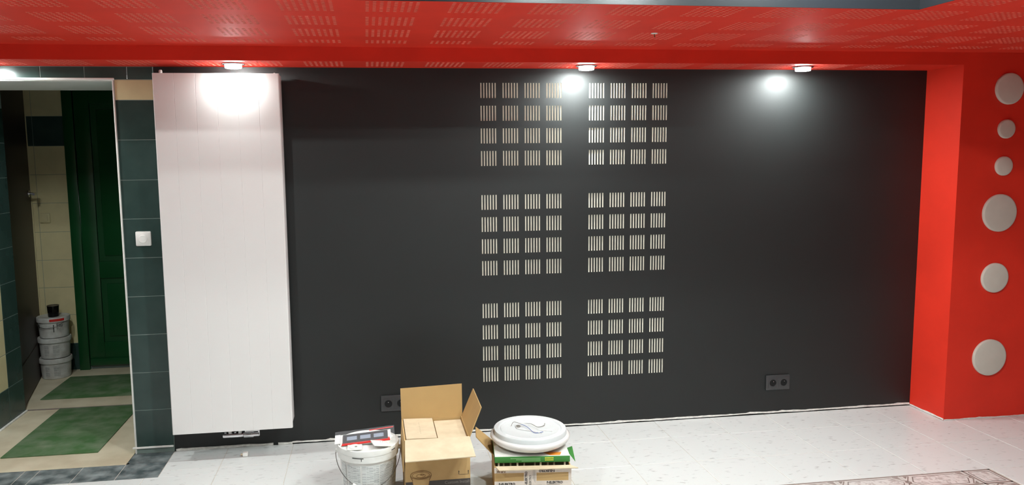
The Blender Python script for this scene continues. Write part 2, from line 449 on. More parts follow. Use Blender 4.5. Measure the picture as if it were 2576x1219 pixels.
# patterned border tiles: flat print laid as thin inlays
def border_mesh(L, Wd, corner=False):
    b = MB(); x, y = L/2-0.0015, Wd/2-0.0015; t = 0.0
    b.box(-x, x, -y, y, -0.006, t, 0)
    e = 0.0004
    def line(p, q, wd, mi=2):
        p, q = Vector((*p, t)), Vector((*q, t)); d = (q-p).normalized(); n = Vector((-d.y, d.x, 0))*wd/2
        b.face([p-n+Vector((0, 0, e)), q-n+Vector((0, 0, e)), q+n+Vector((0, 0, e)), p+n+Vector((0, 0, e))], mi)
    line((-x, y-0.006), (x, y-0.006), 0.010); line((-x, -y+0.006), (x, -y+0.006), 0.010)
    if corner:
        line((-x+0.006, -y), (-x+0.006, y), 0.010); line((x-0.006, -y), (x-0.006, y), 0.010)
        u, v = x-0.022, y-0.022
        b.face([(-u, -v, e), (u, -v, e), (u, v, e), (-u, v, e)], 1)
        for p, q in (((-u, -v), (u, -v)), ((u, -v), (u, v)), ((u, v), (-u, v)), ((-u, v), (-u, -v))): line(p, q, 0.004)
    else:
        u, v, c = x-0.022, y-0.024, 0.034
        oc = [(-u, 0), (-u+c, -v), (u-c, -v), (u, 0), (u-c, v), (-u+c, v)]
        b.face([(p[0], p[1], e) for p in oc], 1)
        for k in range(6): line(oc[k], oc[(k+1) % 6], 0.005)
        for sx in (-1, 1):
            b.face([(sx*x, -0.020, e), (sx*(x-0.016), 0, e), (sx*x, 0.020, e)], 2)
            for sy in (-1, 1):
                line((sx*x, sy*0.008), (sx*(x-0.040), sy*(y-0.016)), 0.006)
                b.face([(sx*(x-0.012), sy*(y-0.014), e*0.5), (sx*(x-0.036), sy*(y-0.014), e*0.5), (sx*(x-0.010), sy*(y-0.040), e*0.5)], 2)
    return b.mesh('border_tile', [M['border_base'], M['border_orn'], M['border_line']])
bl, bc = border_mesh(0.33, 0.154), border_mesh(0.154, 0.154, True)
for k in range(14):
    piece('border_tile', bl, floor, (BX0-0.165-0.33*k, (BY0+BY1)/2, 0.0003))
piece('border_tile', bc, floor, ((BX0+BX1)/2, (BY0+BY1)/2, 0.0003))
for k in range(5):
    o = piece('border_tile', bl, floor, ((BX0+BX1)/2, BY0-0.165-0.33*k, 0.0003)); o.rotation_euler.z = PI/2
# slate threshold tiles before the doorway
thx = [-2.73, -2.54, -2.338, -2.268, -2.065, -1.862]
for a, b in zip(thx[:-1], thx[1:]): lay('threshold_tile', floor, a, b, -0.335, -0.145, M['gray_tile'], z=0.0005)
lay('threshold_tile', floor, -1.862, -1.66, -0.335, -0.130, M['gray_tile'], z=0.0005)
lay('threshold_tile', floor, -1.862, -1.66, -0.130, 0.028, M['gray_tile'], z=0.0005)
lay('threshold_tile', floor, -3.4, -2.73, -0.335, -0.0, M['gray_tile'], z=0.0005)

# ragged white filler left along the foot of the walls
def ragged(name, pts, zlo, zhi, out, parent=None, seed=1, step=0.025, gaps=True):
    rnd = random.Random(seed); b = MB(); a, c = Vector(pts[0]), Vector(pts[1]); d = c-a; n = int(d.length/step)
    prev = None; nr = Vector((d.y, -d.x, 0)).normalized()
    hi = zhi; lo = zlo
    for k in range(n+1):
        p = a+d*k/n
        hi = 0.6*hi+0.4*(zhi+rnd.uniform(-0.004, 0.004)); lo = 0.7*lo+0.3*(zlo+rnd.uniform(-0.004, 0.004))
        if rnd.random() < 0.07: hi = zhi+rnd.uniform(0.002, 0.006)
        lo = max(0.0005, min(lo, hi-0.003))
        cur = [p+nr*0.0006+Vector((0, 0, lo)), p+nr*out+Vector((0, 0, lo)), p+nr*out+Vector((0, 0, hi)), p+nr*0.0006+Vector((0, 0, hi))]
        if prev is not None and not (gaps and rnd.random() < 0.04):
            b.add(prev+cur, [(0, 4, 5, 1), (1, 5, 6, 2), (2, 6, 7, 3)])
        prev = cur
    return b.build(name, M['plaster'], parent)
t = ragged('trim_1', ((-1.65, 0, 0), (-1.05, 0, 0)), 0.002, 0.013, 0.006, seed=3); tag(t, 'ragged white filler along the wall foot under the radiator', kind='structure')
t = ragged('trim_2', ((-1.05, 0, 0), (2.61, 0, 0)), 0.007, 0.0145, 0.005, seed=5, gaps=False); tag(t, 'thin ragged white filler line along the foot of the black wall', kind='structure')
t = ragged('trim_3', ((2.6145, -0.005, 0), (2.6145, -0.283, 0)), 0.003, 0.011, 0.003, seed=8); tag(t, 'white filler at the foot of the red pillar side', kind='structure')
t = ragged('trim_4', ((2.615, YF, 0), (3.9, YF, 0)), 0.001, 0.006, 0.002, seed=9); tag(t, 'white filler at the foot of the red pillar front', kind='structure')
mb = MB(); mb.box(-1.05, 2.61, -0.0015, 0.0, 0.0, 0.012)
tag(mb.build('trim_5', M['dark_gap']), 'dark open joint between black wall and floor', kind='structure')

# ---------------------------------------------------------------- tiled wall round the doorway, passage and hall
mb = MB()
mb.box(XD1, XB0, -0.0036, 0.56, 0.0, 1.931); mb.box(-3.4, XD0, -0.0036, 0.3, 0.0, 1.931)
mb.box(-3.4, XB0, -0.0036, 0.56, 1.931, 1.9958); mb.box(-3.4, XB0, 0.001, 0.56, 1.9958, 2.4)
wl = tag(mb.build('wall_left', M['grout_green']), 'dark green tiled wall around the doorway', kind='structure')
def wall_tile(parent, x0, x1, z0, z1, m, name='wall_tile', joint=0.003):
    me = tile_mesh(name+m.name, x1-x0, z1-z0, 0.006, m, joint, 'y')
    piece(name, me, parent, ((x0+x1)/2, -0.005, (z0+z1)/2))
zj = [0.034, 0.234, 0.435, 0.636, 0.836, 1.036, 1.236, 1.433, 1.634, 1.831]
for a, b in zip(zj[:-1], zj[1:]): wall_tile(wl, XD1+0.004, XB0, a, b, M['green_tile'])
wall_tile(wl, XD1+0.004, XB0-0.004, 1.831, 1.932, M['cream_tile'])
for a, b in ((-1.781, XB0), (-1.982, -1.781), (-2.187, -1.982), (-2.392, -2.187), (-2.597, -2.392), (-2.8, -2.597), (-3.0, -2.8)):
    wall_tile(wl, a, b, 1.932, 1.9955, M['green_tile'])
for i in range(3):
    for a, b in zip(zj[:-1]+[1.831], zj[1:]+[1.932]): wall_tile(wl, XD0-0.2*(i+1), XD0-0.2*i, a, b, M['green_tile'])
# white reveal of the lintel and white corner profile
mb = MB(); mb.box(XD0, XD1, 0.0, 0.56, 1.925, 1.931); tag(mb.build('trim_6', M['white_plastic']), 'white painted underside of the door lintel', kind='structure')
mb = MB()
mb.rbox(XD1-0.005, XD1+0.004, -0.009, 0.004, 0.0, 1.936, 0.003); mb.rbox(XD0, XD1+0.006, -0.010, 0.004, 1.928, 1.940, 0.003)
tag(mb.build('trim_7', M['white_plastic'], smooth=40), 'white corner profile along the doorway edge', kind='structure')
mb = MB(); mb.rbox(-1.866, XB0-0.004, -0.013, 0.0, 0.028, 0.037, 0.002)
tag(mb.build('trim_8', M['white_plastic'], smooth=40), 'white strip under the tiled pier', kind='structure')
# passage wall on the left
mb = MB(); mb.box(-2.93, XD0-0.0014, 0.3, 0.833, 0.0, 2.4)
wp = tag(mb.build('wall_passage', M['grout_green']), 'green and cream tiled wall of the passage', kind='structure')
zp = [0.006, 0.21, 0.413, 0.617, 0.82, 1.025, 1.23, 1.437, 1.64, 1.843]
for i, (a, b) in enumerate(zip(zp[:-1], zp[1:])):
    for (y0, y1, cream) in ((0.636, 0.834, False), (0.434, 0.636, True), (0.232, 0.434, False), (0.03, 0.232, False)):
        m = M['cream_tile'] if cream and i > 0 else M['green_tile']
        me = tile_mesh('wall_tile'+m.name, y1-y0, b-a, 0.006, m, 0.003, 'x')
        piece('wall_tile', me, wp, (XD0, (y0+y1)/2, (a+b)/2))
mb = MB(); mb.rbox(XD0, XD0+0.012, 0.04, 0.834, 0.0, 0.012, 0.003); tag(mb.build('trim_9', M['plaster'], smooth=40), 'pale strip along the foot of the passage wall', kind='structure')
# hall floor, walls, ceiling
mb = MB(); mb.box(-3.4, -1.0, 0.857, 1.95, -0.08, 0.0015); mb.box(XD0, XD1, -0.145, 0.852, -0.08, 0.0005); mb.box(XD1, -1.862+0.0005, -0.145, 0.03, -0.08, 0.0005)
fh = tag(mb.build('floor_hall', M['cream_floor']), 'cream floor of the passage and hall', kind='structure')
mb = MB(); mb.rbox(XD0, -1.3, 0.846, 0.862, 0.0, 0.004, 0.001); mb.build('floor_strip', M['border_line'], fh)
mb = MB(); mb.box(-3.5, -1.0, 1.7954, 1.95, 0.0, 2.4)
wh = tag(mb.build('wall_hall', M['grout_green']), 'tiled end wall of the hall', kind='structure')
hz = [0.0, 0.2, 0.413, 0.617, 0.818, 1.022, 1.23, 1.434, 1.637, 1.846, 2.05, 2.25]
for i, (a, b) in enumerate(zip(hz[:-1], hz[1:])):
    m = M['green_tile'] if i in (0, 8) else M['cream_tile']
    for x0, x1 in ((-2.95, -2.738), (-3.16, -2.95), (-3.37, -3.16)):
        piece('wall_tile', tile_mesh('hall_tile'+m.name, x1-x0, b-a, 0.006, m, 0.0022, 'y'), wh, ((x0+x1)/2, 1.794, (a+b)/2))
mb = MB(); mb.box(-3.5, -3.4, 0.0, 1.95, 0, 2.4); tag(mb.build('wall_hall_left', M['grey_wall']), 'left wall of the hall', kind='structure')
mb = MB(); mb.box(-1.1, -1.0, 0.5, 1.95, 0, 2.4); tag(mb.build('wall_hall_right', M['grey_wall']), 'right wall of the hall', kind='structure')
mb = MB(); mb.box(-3.5, -1.0, 0.5, 1.95, 2.4, 2.45); mb.box(-3.4, -2.93, 0.29, 0.31, 0, 2.4)
tag(mb.build('ceiling_hall', M['grey_wall']), 'ceiling of the hall', kind='structure')

# green panelled door
d = thing('door_1', (-2.25, 1.79, 0), 'dark green panelled door at the end of the hall', None); d['kind'] = 'structure'
mb = MB(); mb.rbox(-2.736, -2.665, 1.765, 1.80, 0.0, 2.15, 0.004); mb.rbox(-1.83, -1.76, 1.765, 1.80, 0.0, 2.15, 0.004); mb.rbox(-2.665, -1.83, 1.765, 1.80, 2.08, 2.15, 0.004)
mb.build('door_frame', M['green_door'], d, smooth=40)
def panel_door(x0, x1, z0, z1, y, panels):
    b = MB(); b.box(x0, x1, y, y+0.02, z0, z1)
    xs = [x0, panels[0][0], panels[0][1], x1]
    # stiles and rails stand proud of the panels
    b.rbox(xs[0], xs[1], y-0.016, y, z0, z1, 0.004); b.rbox(xs[2], xs[3], y-0.016, y, z0, z1, 0.004)
    zz = [z0]+[q for p in panels for q in p[2:]]+[z1]
    for k in range(0, len(zz), 2): b.rbox(xs[1], xs[2], y-0.016, y, zz[k], zz[k+1], 0.004)
    return b
leaf = panel_door(-2.66, -1.835, 0.035, 2.075, 1.795-0.012, [(-2.555, -1.94, 0.205, 0.677), (-2.555, -1.94, 0.80, 1.93)]).build('leaf', M['green_door'], d, smooth=40)
for z0, z1 in ((0.205, 0.677), (0.80, 1.93)):
    mb = MB(); mb.rbox(-2.515, -1.98, 1.771, 1.786, z0+0.04, z1-0.04, 0.007); mb.build('panel', M['green_door'], leaf, smooth=40)
mb = MB(); mb.rbox(-2.655, -1.84, 1.752, 1.768, 0.035, 0.085, 0.003); mb.build('weather_bar', M['green_door'], d, smooth=40)
# dark brown door standing open
d2 = thing('door_2', (-2.75, 0.86, 0), 'dark brown door leaf standing open along the left of the hall', None); d2['kind'] = 'structure'
p0, p1 = Vector((-2.752, 0.86, 0)), Vector((-2.985, 1.785, 0)); dv = (p1-p0).normalized(); nv = Vector((dv.y, -dv.x, 0))
def leafpt(s, n, z): return p0+dv*s+nv*n+Vector((0, 0, z))
Ld = (p1-p0).length
def leafbox(b, s0, s1, n0, n1, z0, z1):
    vs = [leafpt(s, n, z) for z in (z0, z1) for n in (n0, n1) for s in (s0, s1)]
    b.add(vs, [(0, 2, 3, 1), (4, 5, 7, 6), (0, 1, 5, 4), (2, 6, 7, 3), (0, 4, 6, 2), (1, 3, 7, 5)])
mb = MB(); leafbox(mb, 0, Ld, -0.04, -0.004, 0.012, 2.08); lf = mb.build('leaf', M['brown_door'], d2)
mb = MB()
leafbox(mb, 0.0, Ld, -0.004, 0.0, 0.012, 0.26)
mb.build('kick_plate', M['brown_door'], d2)
mb = MB(); leafbox(mb, Ld-0.006, Ld, -0.042, 0.002, 0.012, 2.08); mb.build('edge_strip', M['cream_tile'], d2)
mb = MB(); c = leafpt(Ld-0.13, 0.0, 1.305)
mb.tube([c, c+nv*0.045], 0.009, 10); mb.tube([c+nv*0.045, c+nv*0.047-dv*0.05+Vector((0, 0, 0.004)), c+nv*0.045-dv*0.11], 0.009, 10)
mb.tube([c-nv*0.001, c+nv*0.005], 0.024, 16); mb.build('handle', M['chrome'], d2, smooth=50)

# ================================================================ OBJECTS
# ---------------------------------------------------------------- radiator
RX0, RX1, RZ0, RZ1, RY = -1.629, -1.030, 0.142, 1.950, -0.150
rad = thing('radiator', (-1.334, -0.06, RZ0), 'tall white flat panel radiator with fine upright grooves on the black wall', 'radiator')
mb = MB()
prof = [(RX0, RY+0.012), (RX0+0.0015, RY+0.004), (RX0+0.005, RY)]
for k in range(1, 6):
    g = RX0+(RX1-RX0)*k/6
    prof += [(g-0.0012, RY), (g-0.0004, RY+0.0007), (g+0.0004, RY+0.0007), (g+0.0012, RY)]
prof += [(RX1-0.005, RY), (RX1-0.0015, RY+0.004), (RX1, RY+0.012)]
back = [(RX1, RY+0.016), (RX0, RY+0.016)]
loop = prof+back; n = len(loop)
vs = [(x, y, RZ0) for x, y in loop]+[(x, y, RZ1) for x, y in loop]
mb.add(vs, [(i, (i+1) % n, n+(i+1) % n, n+i) for i in range(n)]+[tuple(range(n)), tuple(range(n, 2*n))])
mb.build('front_panel', M['white_metal'], rad)
for x in (RX0+0.004, RX1-0.006):
    mb = MB(); mb.rbox(x, x+0.002+0.002, RY+0.018, -0.030, RZ0+0.02, RZ1-0.004, 0.001)
    mb.build('side_cover', M['white_metal'], rad, smooth=40)
mb = MB(); mb.rbox(RX0+0.012, RX1-0.012, -0.050, -0.034, RZ0+0.02, RZ1-0.01, 0.004); mb.build('rear_panel', M['white_metal'], rad, smooth=40)
mb = MB()
for k in range(46):
    x = RX0+0.02+k*(RX1-RX0-0.04)/45; mb.box(x-0.002, x+0.002, RY+0.02, -0.054, RZ1-0.012, RZ1-0.006)
mb.box(RX0+0.008, RX1-0.008, RY+0.016, RY+0.022, RZ1-0.014, RZ1-0.004); mb.box(RX0+0.008, RX1-0.008, -0.056, -0.05, RZ1-0.014, RZ1-0.004)
mb.build('top_grille', M['white_metal'], rad)
mb = MB(); mb.lathe([(0.0085, -0.012), (0.0085, 0.012), (0.006, 0.018), (0.0, 0.019)], (-1.606, -0.07, 1.955), 16); mb.build('air_vent', M['white_plastic'], rad, smooth=40)
mb = MB(); mb.lathe([(0.005, -0.012), (0.005, 0.004), (0.0, 0.006)], (-1.06, -0.07, 1.955), 12); mb.build('plug', M['white_plastic'], rad, smooth=40)
for x in (-1.52, -1.15):
    mb = MB(); mb.box(x-0.02, x+0.02, -0.034, -0.0005, 1.80, 1.86); mb.build('bracket', M['white_metal'], rad)
    mb = MB(); mb.box(x-0.02, x+0.02, -0.034, -0.0005, 0.25, 0.31); mb.build('bracket', M['white_metal'], rad)
vb = MB(); vb.rbox(-1.398, -1.292, -0.080, -0.045, 0.082, 0.104, 0.007); vo = vb.build('valve_block', M['chrome'], rad, smooth=45)
mb = MB(); mb.lathe([(0.0, 0.0), (0.012, 0.0), (0.0155, 0.004), (0.0155, 0.050), (0.012, 0.054), (0.012, 0.080), (0.0, 0.082)], (-1.293, -0.063, 0.090), 20, axis='x'); mb.build('thermostat_sleeve', M['chrome'], vo, smooth=45)
mb = MB(); mb.tube([(-1.285, -0.063, 0.112), (-1.212, -0.063, 0.112)], 0.008, 12); mb.tube([(-1.215, -0.063, 0.082), (-1.215, -0.063, 0.118)], 0.006, 10); mb.build('side_pipe', M['chrome'], vo, smooth=45)
for x in (-1.361, -1.310):
    mb = MB(); mb.tube([(x, -0.063, 0.100), (x, -0.063, 0.122), (x, -0.063, RZ0+0.03)], 0.010, 14); mb.build('inlet_pipe', M['white_metal'], vo, smooth=45)
mb = MB()
for x in (-1.385, -1.335):
    mb = MB(); mb.lathe([(0.0, 0.0), (0.008, 0.0), (0.008, 0.006), (0.0, 0.007)], (x, -0.060, 0.103), 12); mb.build('screw_cap', M['chrome'], vo, smooth=45)
mb = MB()
for x in (-1.361, -1.310):
    mb = MB(); mb.tube([(x, -0.058, 0.093), (x, -0.0005, 0.093)], 0.008, 10); mb.build('wall_pipe', M['chrome'], vo, smooth=45)

# ---------------------------------------------------------------- lamps
def downlight(x, y, z, label, lens, group):
    t = thing('downlight', (x, y, z), label, 'ceiling lamp', group)
    b = MB(); b.lathe([(0.042, -0.0005), (0.053, -0.0005), (0.055, -0.003), (0.052, -0.006), (0.043, -0.006), (0.042, -0.0005)], (x, y, z), 40)
    b.build('trim_ring', M['chrome'], t, smooth=40)
    b = MB(); b.lathe([(0.0405, -0.001), (0.0405, -0.018), (0.0395, -0.020)], (x, y, z), 40); b.build('diffuser_rim', M['lamp_body'], t, smooth=40)
    b = MB(); b.lathe([(0.0, -0.0225), (0.0365, -0.0225), (0.0388, -0.0208), (0.0392, -0.0190), (0.0, -0.0185)], (x, y, z), 32)
    b.build('lens', lens, t, smooth=60)
    return t
g1 = 'lamps under the low red soffit'
downlight(-2.42, -0.152, Z1, 'round lit downlight in the red soffit above the doorway', M['lens'], g1)
downlight(-1.245, -0.152, Z1, 'round lit downlight in the red soffit directly above the white radiator', M['lens'], g1)
downlight(0.535, -0.152, Z1, 'round lit downlight in the red soffit above the slotted part of the black wall', M['lens'], g1)
downlight(1.75, -0.152, Z1, 'round lit downlight in the red soffit nearest the red pillar', M['lens'], g1)
g2 = 'unseen lamps in the raised black ceiling'
downlight(1.00, -1.76, ZT, 'unseen downlight in the raised black ceiling, one of three sharing a lamp, nearest the red pillar', M['lens_tray'], g2)  # one inferred lamp spread over three unseen downlights to soften its light
downlight(0.15, -2.10, ZT, 'unseen downlight in the raised black ceiling, left one of three sharing a lamp', M['lens_tray'], g2)
downlight(0.70, -2.60, ZT, 'unseen downlight in the raised black ceiling, middle one of three sharing a lamp', M['lens_tray'], g2)
downlight(-1.65, -2.45, ZT, 'unseen downlight added at far left in the raised black ceiling to light the passage', M['lens_left_fill'], g2)  # unseen lamp added to brighten the passage and hall
downlight(0.60, -3.80, ZT, 'unseen weak downlight added in the raised black ceiling as front fill, nearest the viewer', M['lens_front_fill'], g2)  # weak lamp added out of view as fill from the front

# ---------------------------------------------------------------- round discs on the red pillar
for x, z, r, lab in ((2.897, 1.869, 0.0855, 'white round disc on the red pillar, topmost of the six'),
                     (2.894, 1.650, 0.052, 'small white round disc on the red pillar, second from the top'),
                     (2.892, 1.446, 0.053, 'small white round disc on the red pillar, just above the large middle disc'),
                     (2.884, 1.185, 0.105, 'large white round disc at mid height of the red pillar, below the two small ones'),
                     (2.880, 0.818, 0.084, 'medium white round disc on the red pillar, second from the floor'),
                     (2.878, 0.358, 0.105, 'large white round disc on the red pillar, lowest, near the floor')):
    b = MB(); b.lathe([(r, -0.0005), (r, -0.010), (r-0.003, -0.013), (r-0.010, -0.0145), (0.0, -0.0155)], (x, YF, z), 56, axis='y')
    o = b.build('wall_disc', M['disc'], smooth=50, base=(x, YF, z)); tag(o, lab, 'wall disc', 'round discs on the red pillar')

# ---------------------------------------------------------------- sockets and switches
def socket(x, z, label):
    t = thing('double_socket', (x+0.074, 0, z+0.044), label, 'power socket', 'black wall sockets')
    b = MB(); b.rbox(x, x+0.148, -0.010, -0.0005, z, z+0.088, 0.003); b.build('frame_plate', M['socket_black'], t, smooth=40)
    for k in (0, 1):
        cx = x+0.040+0.068*k; cz = z+0.044
        b = MB(); b.rbox(cx-0.028, cx+0.028, -0.0125, -0.0095, cz-0.028, cz+0.028, 0.0015)
        ins = b.build('insert', M['socket_black'], t, smooth=40)
        b = MB(); b.lathe([(0.0215, -0.0128), (0.0225, -0.0145), (0.0205, -0.0145), (0.0195, -0.0130), (0.0, -0.0128)], (cx, 0, cz), 32, axis='y'); b.build('well', M['dark_gap'], ins, smooth=40)
        b = MB(); b.lathe([(0.0215, -0.0125), (0.0225, -0.0150), (0.0205, -0.0150), (0.0200, -0.0125)], (cx, 0, cz), 32, axis='y'); b.build('rim', M['socket_black'], ins, smooth=40)
        b = MB(); b.lathe([(0.0, -0.021), (0.0022, -0.020), (0.0024, -0.0128)], (cx, 0, cz+0.010), 10, axis='y')
        b.build('earth_pin', M['chrome'], ins, smooth=40)
socket(-0.571, 0.153, 'black double wall socket half hidden behind the open cardboard box')
socket(1.673, 0.147, 'black double wall socket low on the black wall near the red pillar')

t = thing('dimmer_switch', (-1.748, -0.012, 1.135), 'white square dimmer switch with a round knob on the green tiles', 'switch')
b = MB(); b.rbox(-1.785, -1.711, -0.022, -0.0055, 1.098, 1.172, 0.005); b.build('plate', M['white_plastic'], t, smooth=40)
b = MB(); b.rbox(-1.778, -1.718, -0.024, -0.021, 1.105, 1.165, 0.002); b.build('cover', M['white_plastic'], t, smooth=40)
b = MB(); b.lathe([(0.021, -0.0235), (0.0205, -0.0275), (0.019, -0.029), (0.0, -0.029)], (-1.748, 0, 1.134), 32, axis='y'); k = b.build('knob', M['white_plastic'], t, smooth=40)
t = thing('hall_switch', (-2.906, 1.788, 1.124), 'small cream light switch on the cream hall tiles', 'switch')
b = MB(); b.rbox(-2.940, -2.872, 1.780, 1.7935, 1.09, 1.158, 0.003); b.build('plate', M['cream_tile'], t, smooth=40)
b = MB(); b.rbox(-2.925, -2.887, 1.776, 1.781, 1.102, 1.146, 0.003); b.build('rocker', M['cream_tile'], t, smooth=40)

# ---------------------------------------------------------------- mats
def rug(x0, x1, y0, y1, z, label):
    b = MB(); n = 24; rnd = random.Random(4)
    b.rbox(x0, x1, y0, y1, z+0.0002, z+0.006, 0.002)
    o = b.build('floor_mat', M['carpet'], smooth=40, base=((x0+x1)/2, (y0+y1)/2, z)); tag(o, label, 'mat', 'green mats in the passage')
rug(-2.537, -2.058, 0.047, 0.842, 0.0007, 'green carpet mat nearest the room, in the doorway')
rug(-2.735, -1.95, 1.058, 1.58, 0.0016, 'green carpet mat farther in, before the green door')

# ---------------------------------------------------------------- buckets
def arc_patch(cx, cy, r0, r1, z0, z1, a0, a1, n=16, nz=1):
    """a curved label on a tapering bucket (angles in radians), with uv in metres"""
    vs, fs, uv = [], [], []
    for j in range(nz+1):
        t = j/nz
        for i in range(n+1):
            a = a0+(a1-a0)*i/n; r = r0+(r1-r0)*t
            vs.append((cx+r*math.cos(a), cy+r*math.sin(a), z0+(z1-z0)*t)); uv.append(((a-a0)*r, z0+(z1-z0)*t))
    for j in range(nz):
        for i in range(n): fs.append((j*(n+1)+i, j*(n+1)+i+1, (j+1)*(n+1)+i+1, (j+1)*(n+1)+i))
    return vs, fs, uv
def label_obj(name, patches, m, parent):
    vs, fs, uv = [], [], []
    for p in patches:
        k = len(vs); vs += p[0]; uv += p[2]; fs += [tuple(k+q for q in f) for f in p[1]]
    me = bpy.data.meshes.new(name); o0 = wloc(parent)
    me.from_pydata([tuple(Vector(v)-o0) for v in vs], [], fs); me.materials.append(m)
    l = me.uv_layers.new(name='UVMap')
    for lp in me.loops: l.data[lp.index].uv = uv[lp.vertex_index]
    me.shade_smooth(); me.update()
    o = bpy.data.objects.new(name, me); COL.objects.link(o); o.parent = parent; return o

def hall_bucket(cx, cy, z, label):
    t = thing('paint_bucket', (cx, cy, z), label, 'bucket', 'stacked buckets in the hall')
    b = MB(); b.lathe([(0.088, 0.0005), (0.092, 0.004), (0.099, 0.122), (0.099, 0.125)], (cx, cy, z), 40); b.build('body', M['bucket_hall'], t, smooth=40)
    b = MB(); b.lathe([(0.0995, 0.112), (0.106, 0.114), (0.1075, 0.140), (0.105, 0.146), (0.098, 0.1465), (0.096, 0.143), (0.0, 0.143)], (cx, cy, z), 40); b.build('lid', M['bucket_hall'], t, smooth=40)
    return t
cx, cy = -2.842, 1.632
h1 = hall_bucket(cx-0.003, cy, 0.0017, 'dusty white bucket at the bottom of the hall stack')
h2 = hall_bucket(cx-0.001, cy+0.002, 0.1487, 'dusty white bucket in the middle of the hall stack')
h3 = hall_bucket(cx+0.002, cy-0.002, 0.2957, 'white bucket with a red band on its lid, topmost of the hall stack')
for hb, z, sm in ((h1, 0.0017, 0), (h2, 0.1487, 1)):
    c = Vector(hb.location); f = -1.35
    label_obj('label', [arc_patch(c.x, c.y, 0.0936+0.001, 0.0975+0.001, z+0.022, z+0.095, f-0.62, f-0.28), arc_patch(c.x, c.y, 0.0936+0.001, 0.0975+0.001, z+0.022, z+0.095, f-0.02, f+0.40)], M['label_text_hall'], hb)
c = Vector(h3.location)
label_obj('red_band', [arc_patch(c.x, c.y, 0.1075, 0.1083, c.z+0.122, c.z+0.139, -1.45, -0.55)], M['red_print'], h3)
label_obj('ink_mark', [arc_patch(c.x, c.y, 0.0965, 0.0995, c.z+0.045, c.z+0.098, -1.26, -1.20, 3)], M['ink'], h3)
label_obj('ink_mark', [arc_patch(c.x, c.y, 0.0975, 0.0998, c.z+0.075, c.z+0.100, -2.45, -2.30, 3)], M['ink'], h3)
lettering('Flü', 0.034, M['ink'], (c.x+0.050, c.y-0.0925, c.z+0.094), (0.85, 0.52, 0), (0, 0, 1), h3, depth=0.004)
lettering('Putz', 0.026, M['ink_grey'], (c.x+0.050, c.y-0.0925, c.z+0.070), (0.85, 0.52, 0), (0, 0, 1), h3, depth=0.004)
b = MB(); b.tube([(c.x+0.1075*math.cos(a), c.y+0.1075*math.sin(a), c.z+0.112-0.035*math.sin(PI*i/16)) for i in range(17) for a in [-2.75+2.2*i/16]], 0.0018, 6); b.build('wire_handle', M['wire'], h3, smooth=60)
t = thing('black_can', (-2.834, 1.622, 0.4387), 'small open black metal can on top of the bucket stack', 'can')
b = MB(); b.lathe([(0.0, 0.0005), (0.034, 0.0005), (0.035, 0.003), (0.0385, 0.078), (0.0372, 0.078), (0.0335, 0.006), (0.0, 0.006)], (-2.834, 1.622, 0.4387), 32); b.build('can_body', M['black_can'], t, smooth=40)
b = MB(); b.lathe([(0.0372, 0.0765), (0.0392, 0.0765), (0.0392, 0.0795), (0.0372, 0.0795), (0.0372, 0.0765)], (-2.834, 1.622, 0.4387), 32); b.build('rim', M['wire'], t, smooth=40)

# paint bucket in the room
BC = Vector((-0.642, -0.668, 0.0))
t = thing('paint_bucket', BC, 'white paint bucket with printed grey text beside the open cardboard box', 'bucket')
b = MB(); b.lathe([(0.112, 0.0005), (0.118, 0.006), (0.1315, 0.222), (0.1315, 0.228)], BC, 56); b.build('body', M['bucket'], t, smooth=40)
b = MB(); b.lathe([(0.1325, 0.186), (0.1375, 0.187), (0.1385, 0.216), (0.1405, 0.218), (0.1415, 0.236), (0.1395, 0.242), (0.1335, 0.243), (0.131, 0.238), (0.0, 0.237)], BC, 56)
lid = b.build('lid', M['bucket'], t, smooth=35)
for ap in (arc_patch(BC.x, BC.y, 0.1392, 0.1392, 0.2095, 0.2130, -2.10, -1.72, 10), arc_patch(BC.x, BC.y, 0.1388, 0.1388, 0.198, 0.2085, -1.80, -1.78, 2),
           arc_patch(BC.x, BC.y, 0.1421, 0.1421, 0.226, 0.2295, -0.75, -0.55, 6)):
    label_obj('pry_gap', [ap], M['ink'], lid)
pa = []
for a0, a1 in ((-2.75, -2.46), (-2.38, -1.87), (-1.80, -1.20), (-1.16, -0.60), (-0.55, -0.15)):
    pa.append(arc_patch(BC.x, BC.y, 0.1190+0.0012, 0.1290+0.0012, 0.012, 0.172, a0, a1))
label_obj('printed_label', pa, M['label_text'], t)
path = []
for i in range(33):
    u = i/32; a = PI+PI*u
    path.append((BC.x+0.147*math.cos(a), BC.y+0.16*math.sin(a), 0.205-0.118*math.sin(PI*u)**0.9+0.006*math.sin(9*u)))
b = MB(); b.tube(path, 0.0017, 8); wr = b.build('wire_handle', M['wire'], t, smooth=60)
b = MB(); b.tube(path[11:19], 0.0062, 12); b.build('grip', M['white_plastic'], wr, smooth=60)
for s in (-1, 1):
    b = MB(); b.lathe([(0.0, 0.0), (0.010, 0.0), (0.010, s*0.014), (0.0, s*0.0145)], (BC.x+s*0.134, BC.y, 0.205), 16, axis='x'); b.build('lug', M['bucket'], t, smooth=40)

